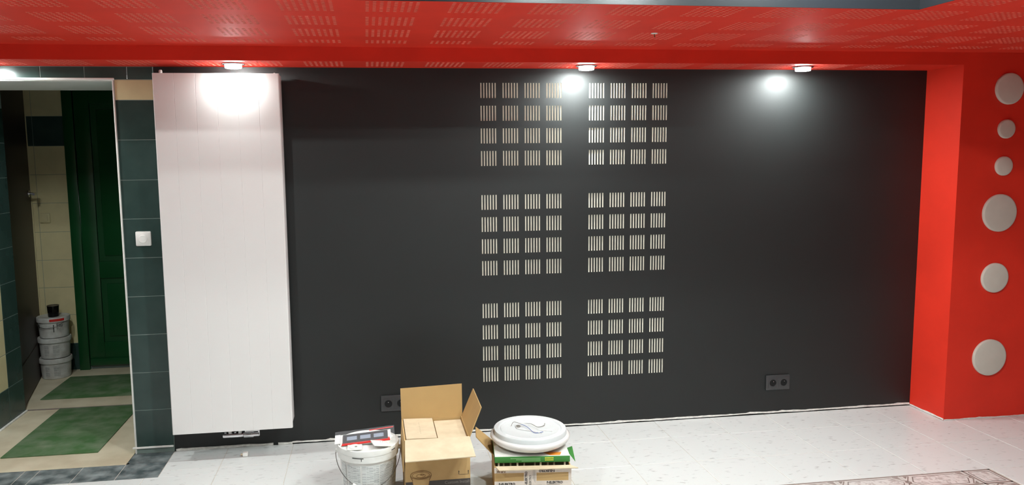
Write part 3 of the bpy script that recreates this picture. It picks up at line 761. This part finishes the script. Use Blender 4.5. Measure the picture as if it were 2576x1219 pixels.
# clear bag with a triple frame, lying on the lid
bag = thing('bagged_frame', (-0.655, -0.640, 0.2435), 'clear plastic bag with a dark triple frame and red card on the bucket lid', 'package')
def bp(u, v, h=0.0):
    """u along the bag (metres from its middle), v up its slope, h above its face"""
    th = math.radians(11); ax = Vector((0.985, 0.03, 0.055)).normalized(); up = Vector((0, math.cos(th), math.sin(th)))
    nn = ax.cross(up).normalized()
    return Vector((-0.655, -0.712, 0.2520))+ax*u+up*v+nn*h
b = MB()
q = [bp(-0.136, -0.004), bp(0.132, -0.004), bp(0.138, 0.106), bp(-0.136, 0.098)]
N = 12; vs = []
for j in range(5):
    for i in range(N+1):
        u = -0.136+0.272*i/N; v = -0.004+0.112*j/4
        puff = 0.004*math.sin(PI*i/N)*math.sin(PI*j/4)+random.uniform(-0.001, 0.0012)
        vs.append(bp(u, v, 0.005+puff))
fs = [(j*(N+1)+i, j*(N+1)+i+1, (j+1)*(N+1)+i+1, (j+1)*(N+1)+i) for j in range(4) for i in range(N)]
b.add(vs, fs)
b.build('bag', M['film'], bag, smooth=60)
b = MB()     # white folded card wedge that props the bag
b.add([bp(-0.112, -0.004, -0.003), bp(0.118, -0.004, -0.003), bp(0.118, 0.090, -0.003), bp(-0.112, 0.090, -0.003),
       Vector((-0.755, -0.712, 0.2440)), Vector((-0.545, -0.712, 0.2440)), Vector((-0.545, -0.625, 0.2440)), Vector((-0.755, -0.625, 0.2440))],
      [(0, 1, 2, 3), (7, 6, 5, 4), (0, 4, 5, 1), (1, 5, 6, 2), (2, 6, 7, 3), (3, 7, 4, 0)])
b.build('card_backing', M['white_plastic'], bag)
b = MB(); b.slab([bp(-0.106, -0.004, -0.001), bp(0.114, -0.004, -0.001), bp(0.112, 0.022, -0.001), bp(-0.100, 0.022, -0.001)], 0.002); b.build('red_card', M['red_print'], bag)
fr = MB(); v0, v1 = 0.012, 0.078; us = [-0.100, -0.082, -0.036, -0.022, 0.026, 0.040, 0.086, 0.104]
def fbar(u0, u1, w0, w1): fr.slab([bp(u0, w0, 0.003), bp(u1, w0, 0.003), bp(u1, w1, 0.003), bp(u0, w1, 0.003)], 0.004)
fbar(us[0], us[7], v0, 0.027); fbar(us[0], us[7], 0.063, v1)
for k in (0, 2, 4, 6): fbar(us[k], us[k+1], 0.027, 0.063)
fo = fr.build('triple_frame', M['frame_dark'], bag)
for k in (1, 3, 5):
    b = MB(); b.slab([bp(us[k], 0.027, 0.0005), bp(us[k+1], 0.027, 0.0005), bp(us[k+1], 0.063, 0.0005), bp(us[k], 0.063, 0.0005)], 0.001); b.build('insert', M['window_blue'], fo)
b = MB(); b.slab([bp(-0.136, 0.012, 0.002), bp(-0.112, 0.012, 0.002), bp(-0.112, 0.085, 0.002), bp(-0.136, 0.085, 0.002)], 0.002); b.build('bag_label', M['white_plastic'], bag)
b = MB(); b.slab([bp(0.02, 0.088, 0.004), bp(0.132, 0.094, 0.004), bp(0.132, 0.102, 0.004), bp(0.02, 0.096, 0.004)], 0.001); b.build('red_stripe', M['red_print'], bag)
# two white cover plates on the lid
pl = thing('cover_plate', (-0.700, -0.757, 0.2433), 'white square cover plate with a round boss on the bucket lid', 'cover plate')
b = MB(); b.rbox(-0.733, -0.668, -0.782, -0.722, 0.2434, 0.2484, 0.002); b.build('plate', M['white_plastic'], pl, smooth=40)
b = MB(); b.lathe([(0.026, 0.248), (0.026, 0.2515), (0.022, 0.2525), (0.017, 0.250), (0.0, 0.250)], (-0.700, -0.752, 0.0), 32); bo = b.build('boss', M['white_plastic'], pl, smooth=40)
b = MB(); b.lathe([(0.006, 0.2502), (0.006, 0.2512), (0.0, 0.2512)], (-0.695, -0.754, 0), 12); b.build('core', M['cable_grey'], bo, smooth=40)
pl = thing('cover_plate', (-0.585, -0.745, 0.2433), 'white square cover plate tilted up at one side on the bucket lid', 'cover plate')
R = Matrix.Translation((-0.585, -0.745, 0.2515)) @ Matrix.Rotation(math.radians(14), 4, 'Z') @ Matrix.Rotation(math.radians(11), 4, 'Y')
b = MB(); b.rbox(-0.040, 0.040, -0.034, 0.034, 0.0, 0.006, 0.002, M=R); b.build('plate', M['white_plastic'], pl, smooth=40)
b = MB(); b.rbox(-0.038, -0.033, -0.030, 0.030, -0.012, 0.0, 0.001, M=R @ Matrix.Translation((0.066, 0, 0.006))); b.build('flange', M['white_plastic'], pl, smooth=40)
b = MB()
for dx in (-0.004, 0.006): b.lathe([(0.002, 0.0059), (0.002, 0.0064), (0.0, 0.0064)], (0, 0, 0), 8)
b.v = [tuple(R @ (Vector(v)+Vector((0.0 if i < len(b.v)/2 else 0.01, 0.012, 0)))) for i, v in enumerate(b.v)]
b.build('screw_hole', M['ink_grey'], pl)

# ---------------------------------------------------------------- open cardboard box
bx0, bx1, by0, by1, bz = -0.482, -0.194, -0.857, -0.568, 0.300; T = 0.005
box = thing('cardboard_box', ((bx0+bx1)/2, (by0+by1)/2, 0), 'open brown cardboard box with raised flaps, in the middle of the three floor items', 'box')
b = MB()
b.box(bx0, bx1, by0, by0+T, 0.0005, bz); b.box(bx0, bx1, by1-T, by1, 0.0005, bz)
b.box(bx0, bx0+T, by0+T, by1-T, 0.0005, bz); b.box(bx1-T, bx1, by0+T, by1-T, 0.0005, bz); b.box(bx0+T, bx1-T, by0+T, by1-T, 0.0005, 0.006)
body = b.build('body', M['card'], box)
FT = 0.004
b = MB(); b.slab([(bx0-0.001, by1-0.003, bz), (bx1+0.002, by1-0.003, bz), (bx1+0.004, by1+0.022, bz+0.150), (bx0-0.002, by1+0.018, bz+0.143)], FT); b.build('flap', M['card_in'], box)
b = MB(); b.slab([(bx1-0.002, by0+0.002, bz), (bx1+0.052, by0+0.008, bz+0.130), (bx1+0.054, by1-0.006, bz+0.132), (bx1-0.002, by1-0.002, bz)], FT); b.build('flap', M['card_in'], box)
b = MB(); b.slab([(bx0+0.002, by0+0.002, bz), (bx0-0.006, by0-0.143, bz-0.040), (bx1+0.006, by0-0.141, bz-0.036), (bx1-0.001, by0+0.002, bz)], -FT); b.build('flap', M['card_pale'], box)
b = MB(); b.slab([(bx0-0.001, by0+0.004, bz), (bx0-0.001, by1-0.004, bz), (bx0-0.010, by1-0.006, bz-0.142), (bx0-0.010, by0+0.006, bz-0.142)], FT); b.build('flap', M['card'], box)
ys = by0-0.0006
b = MB(); b.box(bx0+0.0005, bx1-0.0005, ys, ys+0.0008, 0.008, 0.111); b.build('printed_band', M['print_dark'], body)
lettering('Custom Install', 0.019, M['ink_grey'], (bx1-0.004, ys-0.0003, 0.098), (1, 0, 0), (0, 0, 1), body, align='RIGHT', depth=0.0003)
b = MB()     # printed drawing of a round speaker
def ell(cx, cz, rx, rz, wd, n=40, a0=0, a1=2*PI):
    for i in range(n):
        p = []
        for a in (a0+(a1-a0)*i/n, a0+(a1-a0)*(i+1)/n):
            p.append(((cx+rx*math.cos(a), ys-0.0008, cz+rz*math.sin(a)), (cx+(rx-wd)*math.cos(a), ys-0.0008, cz+(rz-wd)*math.sin(a))))
        b.face([p[0][0], p[1][0], p[1][1], p[0][1]])
ex = bx0+0.068
ell(ex, 0.141, 0.047, 0.020, 0.0022); ell(ex, 0.140, 0.039, 0.015, 0.0016); ell(ex, 0.137, 0.020, 0.009, 0.0014); ell(ex+0.006, 0.141, 0.008, 0.004, 0.0016)
ell(ex, 0.139, 0.047, 0.034, 0.0018, a0=PI, a1=1.22*PI); ell(ex, 0.139, 0.047, 0.034, 0.0018, a0=1.78*PI, a1=2*PI)
for x0, x1 in ((-0.040, -0.030), (0.040, 0.030)):
    b.face([(ex+x0-0.001, ys-0.0008, 0.129), (ex+x0+0.001, ys-0.0008, 0.129), (ex+x1+0.001, ys-0.0008, 0.070), (ex+x1-0.001, ys-0.0008, 0.070)])
b.build('printed_drawing', M['ink_brown'], body)
b = MB(); b.face([(ex-0.027, ys-0.0004, 0.050), (ex+0.027, ys-0.0004, 0.050), (ex+0.037, ys-0.0004, 0.118), (ex-0.037, ys-0.0004, 0.118)]); b.build('printed_base', M['card'], body)
b = MB()
for ax in (bx1-0.051, bx1-0.009):
    b.face([(ax-0.0012, ys-0.0003, 0.134), (ax+0.0012, ys-0.0003, 0.134), (ax+0.0012, ys-0.0003, 0.144), (ax-0.0012, ys-0.0003, 0.144)])
    b.face([(ax-0.003, ys-0.0003, 0.144), (ax+0.003, ys-0.0003, 0.144), (ax, ys-0.0003, 0.150)])
b.face([(bx1-0.054, ys-0.0003, 0.1305), (bx1-0.006, ys-0.0003, 0.1305), (bx1-0.006, ys-0.0003, 0.1318), (bx1-0.054, ys-0.0003, 0.1318)])
b.build('printed_arrows', M['ink'], body)
# two smaller cartons packed inside it
def inner(x0, x1, y0, y1, z1, label, tilt=0.0, mark=False):
    t = thing('inner_carton', ((x0+x1)/2, (y0+y1)/2, 0.0065), label, 'carton', 'cartons packed inside the open box')
    b = MB(); b.add([(x0, y0, 0.007), (x1, y0, 0.007), (x1, y1, 0.007), (x0, y1, 0.007), (x0, y0, z1), (x1, y0, z1-tilt), (x1, y1, z1-tilt), (x0, y1, z1)],
                    [(0, 3, 2, 1), (4, 5, 6, 7), (0, 1, 5, 4), (1, 2, 6, 5), (2, 3, 7, 6), (3, 0, 4, 7)]); b.build('body', M['card_pale'], t)
    if mark:
        for k in range(7):
            b = MB(); xm = (x0+x1)/2+random.uniform(-0.002, 0.002); yk = y0+0.06+0.022*k
            b.box(xm-0.0015, xm+0.0015, yk, yk+0.010, z1-tilt/2-0.0008, z1-tilt/2+0.0006); b.build('stamp_mark', M['stamp'], t)
    return t
inner(bx0+0.008, -0.338, by0+0.016, by1-0.010, 0.304, 'pale small carton standing higher, left inside the open box', 0.004, True)
inner(-0.331, bx1-0.008, by0+0.012, by1-0.012, 0.286, 'pale small carton sitting lower, right inside the open box')

# ---------------------------------------------------------------- taped carton with lamp box and plafond lamp
CR = math.radians(-6.9); CC = Vector((0.099, -0.745, 0)); CM = Matrix.Translation(CC) @ Matrix.Rotation(CR, 4, 'Z')
def cm(x, y, z): return CM @ Vector((x, y, z))
ct = thing('taped_carton', CC, 'brown carton with white printed tape under the green lamp box and white lamp', 'box')
hw, hd, hz_ = 0.170, 0.168, 0.163
b = MB(); b.box(-hw, hw, -hd, -hd+T, 0.0005, hz_, M=CM); b.box(-hw, hw, hd-T, hd, 0.0005, hz_, M=CM); b.box(-hw, -hw+T, -hd+T, hd-T, 0.0005, hz_, M=CM); b.box(hw-T, hw, -hd+T, hd-T, 0.0005, hz_, M=CM); b.box(-hw+T, hw-T, -hd+T, hd-T, 0.0005, 0.006, M=CM); b.box(-hw+T, hw-T, -hd+T, hd-T, 0.150, 0.1545, M=CM)
cb = b.build('body', M['card'], ct)
e = 0.0008
b = MB(); b.box(-hw-e, hw+e, -hd-e, -hd+0.002, 0.139, hz_+0.0002, M=CM); b.build('tape', M['tape'], cb)
b = MB(); b.box(-hw-e, hw+e, -hd-e, -hd+0.002, 0.056, 0.101, M=CM); b.build('tape', M['tape'], cb)
b = MB(); b.box(-0.040, 0.016, -hd-1.5*e, -hd+0.002, 0.02, hz_, M=CM); b.build('tape', M['tape'], cb)
b = MB(); b.box(hw-0.012, hw+e, -hd-1.5*e, -hd+0.002, 0.10, hz_, M=CM); b.build('tape', M['tape'], cb)
X = CM.to_3x3() @ Vector((1, 0, 0)); Yv = Vector((0, 0, 1)); yf = -hd-2.2*e
lettering('F-ELEKTRO', 0.0150, M['ink'], cm(-0.152, yf, 0.0885), X, Yv, cb, depth=0.0002, sx=0.98, bold=0.00045)
lettering('F-ELEKTRO', 0.0150, M['ink'], cm(0.061, yf, 0.0925), X, Yv, cb, depth=0.0002, sx=0.95, bold=0.00045)
lettering('F-ELEKTRO', 0.0150, M['ink'], cm(0.097, yf, 0.1475), -X, -Yv, cb, depth=0.0002, sx=0.95, bold=0.00045)
lettering('F-ELEK', 0.0140, M['ink_brown'], cm(-0.122, yf, 0.1475), -X, -Yv, cb, depth=0.0002, sx=0.95, bold=0.00045)
lettering('F-ELEKTRO', 0.0150, M['ink'], cm(-0.030, yf, 0.078), Yv, -X, cb, depth=0.0002, sx=0.9, bold=0.00045)
lettering('F-ELEKTRO', 0.0130, M['ink_grey'], cm(-0.012, yf, 0.070), Yv, -X, cb, depth=0.0002, sx=0.9, bold=0.00045)
b = MB()
for k in range(4): b.box(0.000+0.003*k, 0.0008+0.003*k, yf-0.0002, yf+0.001, 0.11-0.006*k, 0.158, M=CM)
b.box(0.061, 0.120, yf-0.0002, yf+0.001, 0.0822, 0.0832, M=CM); b.box(-0.05, 0.04, yf-0.0002, yf+0.001, 0.0800, 0.0820, M=CM)
b.build('tape_lines', M['ink_grey'], cb)
b = MB(); b.slab([cm(-hw+0.004, -hd+0.001, hz_+0.004), cm(-hw+0.018, -hd-0.034, hz_+0.000), cm(hw+0.028, -hd-0.022, hz_+0.001), cm(hw-0.002, -hd+0.001, hz_+0.004)], -0.004); b.build('flap', M['card_pale'], ct)
b = MB(); b.slab([cm(-hw+0.002, -0.030, hz_), cm(-hw+0.002, 0.165, hz_), cm(-hw-0.078, 0.160, hz_+0.070), cm(-hw-0.078, 0.050, hz_+0.062)], -0.004); b.build('flap', M['card_in'], ct)
# dark divider tray showing between carton and green box
dt = thing('divider_tray', cm(0, 0, 0.1545), 'dark divider tray with pale posts between the carton and the green box', 'tray')
dt.location = cm(0, 0, 0.1548)
b = MB(); b.box(-0.160, 0.160, -0.128, 0.150, 0.1548, 0.1758, M=CM); b.build('tray_body', M['dark_tray'], dt)
for k, x in enumerate((-0.150, -0.128, -0.097, -0.066, -0.036, 0.012, 0.038, 0.070, 0.098, 0.146)):
    b = MB(); b.rbox(x-0.004, x+0.004, -0.136, -0.126, 0.1548, 0.1758, 0.002, M=CM); b.build('post', M['cable_grey'] if k % 3 else M['white_plastic'], dt, smooth=40)
# green lamp box
gb = thing('lamp_box', cm(0, 0, 0.1762), 'flat green and white lamp box under the round white lamp', 'box')
gx0, gx1, gy0, gy1, gz0, gz1 = -0.168, 0.168, -0.146, 0.155, 0.1762, 0.2040
b = MB(); b.rbox(gx0, gx1, gy0, gy1, gz0, gz1, 0.002, M=CM); g0 = b.build('body', M['green_box'], gb, smooth=40)
b = MB(); b.box(gx0+0.001, gx1-0.001, gy0+0.003, gy1-0.001, gz1-0.0005, gz1+0.0006, M=CM); b.build('white_top', M['white_plastic'], g0)
b = MB(); b.face([cm(0.080, gy0+0.010, gz1+0.0010), cm(0.125, gy0+0.010, gz1+0.0010), cm(0.135, gy0+0.045, gz1+0.0010), cm(0.050, gy0+0.045, gz1+0.0010)]); b.build('orange_print', M['orange'], g0)
b = MB()
for k in range(3): b.box(-0.098+0.025*k, 0.036, gy0-0.0006, gy0+0.002, 0.195-0.006*k, 0.1968-0.006*k, M=CM)
b.build('text_lines', M['pale_green'], g0)
b = MB()
for k in range(2):
    for j in range(6): b.box(0.056+0.0066*j, 0.0608+0.0066*j, gy0-0.0006, gy0+0.002, 0.1935-0.0095*k, 0.1995-0.0095*k, M=CM)
b.build('yellow_print', M['yellow'], g0)
b = MB(); b.slab([cm(gx1, gy0+0.03, gz1), cm(gx1+0.026, gy0+0.014, gz0-0.004), cm(gx1+0.020, gy0+0.075, gz1+0.016), cm(gx1, gy0+0.095, gz1)], 0.0012); b.build('end_flap', M['green_box'], gb)
# plafond lamp lying upside down on it
LC = cm(0.003, 0.010, 0.0); lz = 0.2052
lp = thing('ceiling_lamp', (LC.x, LC.y, lz), 'round white glass ceiling lamp lying upside down on the green box', 'lamp')
tilt = Matrix.Rotation(math.radians(0.8), 3, 'Y')
b = MB(); b.lathe([(0.0, 0.0), (0.09, 0.0012), (0.135, 0.007), (0.160, 0.016), (0.177, 0.029), (0.1845, 0.042), (0.1835, 0.050), (0.178, 0.054), (0.172, 0.056)], (LC.x, LC.y, lz), 64); b.build('glass_shade', M['opal'], lp, smooth=50)
b = MB(); b.lathe([(0.170, 0.054), (0.1695, 0.057), (0.1685, 0.073), (0.166, 0.0765), (0.146, 0.0765), (0.142, 0.0725), (0.139, 0.0725), (0.135, 0.0755), (0.131, 0.0740), (0.0, 0.0735)], (LC.x, LC.y, lz), 64); lb = b.build('metal_base', M['lamp_metal'], lp, smooth=35)
b = MB()  # white sparkles on the metal base, put in as small raised dots
for k in range(22):
    a = random.uniform(0, 2*PI); r = random.uniform(0.03, 0.155); hz2 = 0.0764 if r > 0.148 else 0.0734
    if 0.125 < r < 0.148: r = 0.118
    b.lathe([(0.0026, hz2-0.001), (0.0020, hz2+0.0012), (0.0, hz2+0.0014)], (LC.x+r*math.cos(a), LC.y+r*math.sin(a), lz), 8)
tag(b.build('sparkle_dots', M['opal'], lb, smooth=60), kind='stuff')
b = MB(); b.lathe([(0.011, 0.073), (0.011, 0.078), (0.006, 0.0785), (0.0, 0.0775)], (LC.x-0.050, LC.y+0.025, lz), 16); b.build('cable_bush', M['cable_grey'], lb, smooth=40)
def wire(pts, r, m):
    pts = [Vector((LC.x, LC.y, lz+0.0068))+Vector((p[0]*1.25, p[1]*1.3, p[2])) for p in pts]; out = []
    for i in range(len(pts)-1):
        p0 = pts[max(i-1, 0)]; p1_, p2 = pts[i], pts[i+1]; p3 = pts[min(i+2, len(pts)-1)]
        for k in range(6):
            u = k/6; out.append(0.5*((2*p1_)+(p2-p0)*u+(2*p0-5*p1_+4*p2-p3)*u*u+(-p0+3*p1_-3*p2+p3)*u**3))
    out.append(pts[-1]); b = MB(); b.tube(out, r, 6); b.build('wire', m, lb, smooth=60)
wire([(-0.066, 0.022, 0.072), (-0.054, 0.036, 0.083), (-0.030, 0.026, 0.079), (0.008, 0.022, 0.076), (0.028, 0.000, 0.070), (0.054, 0.006, 0.071), (0.062, 0.024, 0.074)], 0.0014, M['cable_grey'])
wire([(-0.050, 0.025, 0.072), (-0.030, 0.020, 0.078), (-0.010, -0.006, 0.074), (0.002, -0.052, 0.070), (0.020, -0.056, 0.069), (0.038, -0.050, 0.0695)], 0.0014, M['cable_blue'])
wire([(-0.050, 0.025, 0.072), (-0.024, 0.016, 0.082), (0.010, 0.004, 0.076), (0.030, -0.030, 0.070), (0.072, -0.050, 0.0695)], 0.0012, M['white_plastic'])
wire([(-0.050, 0.020, 0.071), (-0.044, -0.010, 0.0705), (0.000, -0.038, 0.0695), (0.030, -0.066, 0.0695)], 0.0016, M['opal'])

# ---------------------------------------------------------------- small things
t = thing('wall_plug', (-1.276, -0.135, 0), 'small white plastic cap lying on the floor below the radiator', 'plastic cap')
b = MB(); b.rbox(-1.290, -1.263, -0.146, -0.122, 0.0006, 0.022, 0.004); b.build('cap', M['white_plastic'], t, smooth=40)
b = MB(); b.lathe([(0.006, 0.0), (0.005, -0.010), (0.0, -0.011)], (-1.290, -0.134, 0.010), 12, axis='x'); b.build('stub', M['card_pale'], t, smooth=40)
t = thing('loose_screw', (0.655, -0.80, Z2), 'small pale chip with a dark screw hanging from the perforated red ceiling', 'screw')
b = MB(); b.lathe([(0.016, -0.0004), (0.012, -0.0030), (0.004, -0.004), (0.0, -0.004)], (0.655, -0.80, Z2), 9); b.build('chip', M['plaster'], t)
b = MB(); b.tube([(0.655, -0.80, Z2-0.003), (0.657, -0.802, Z2-0.018)], 0.0022, 8); b.build('screw_shank', M['ink_brown'], t)
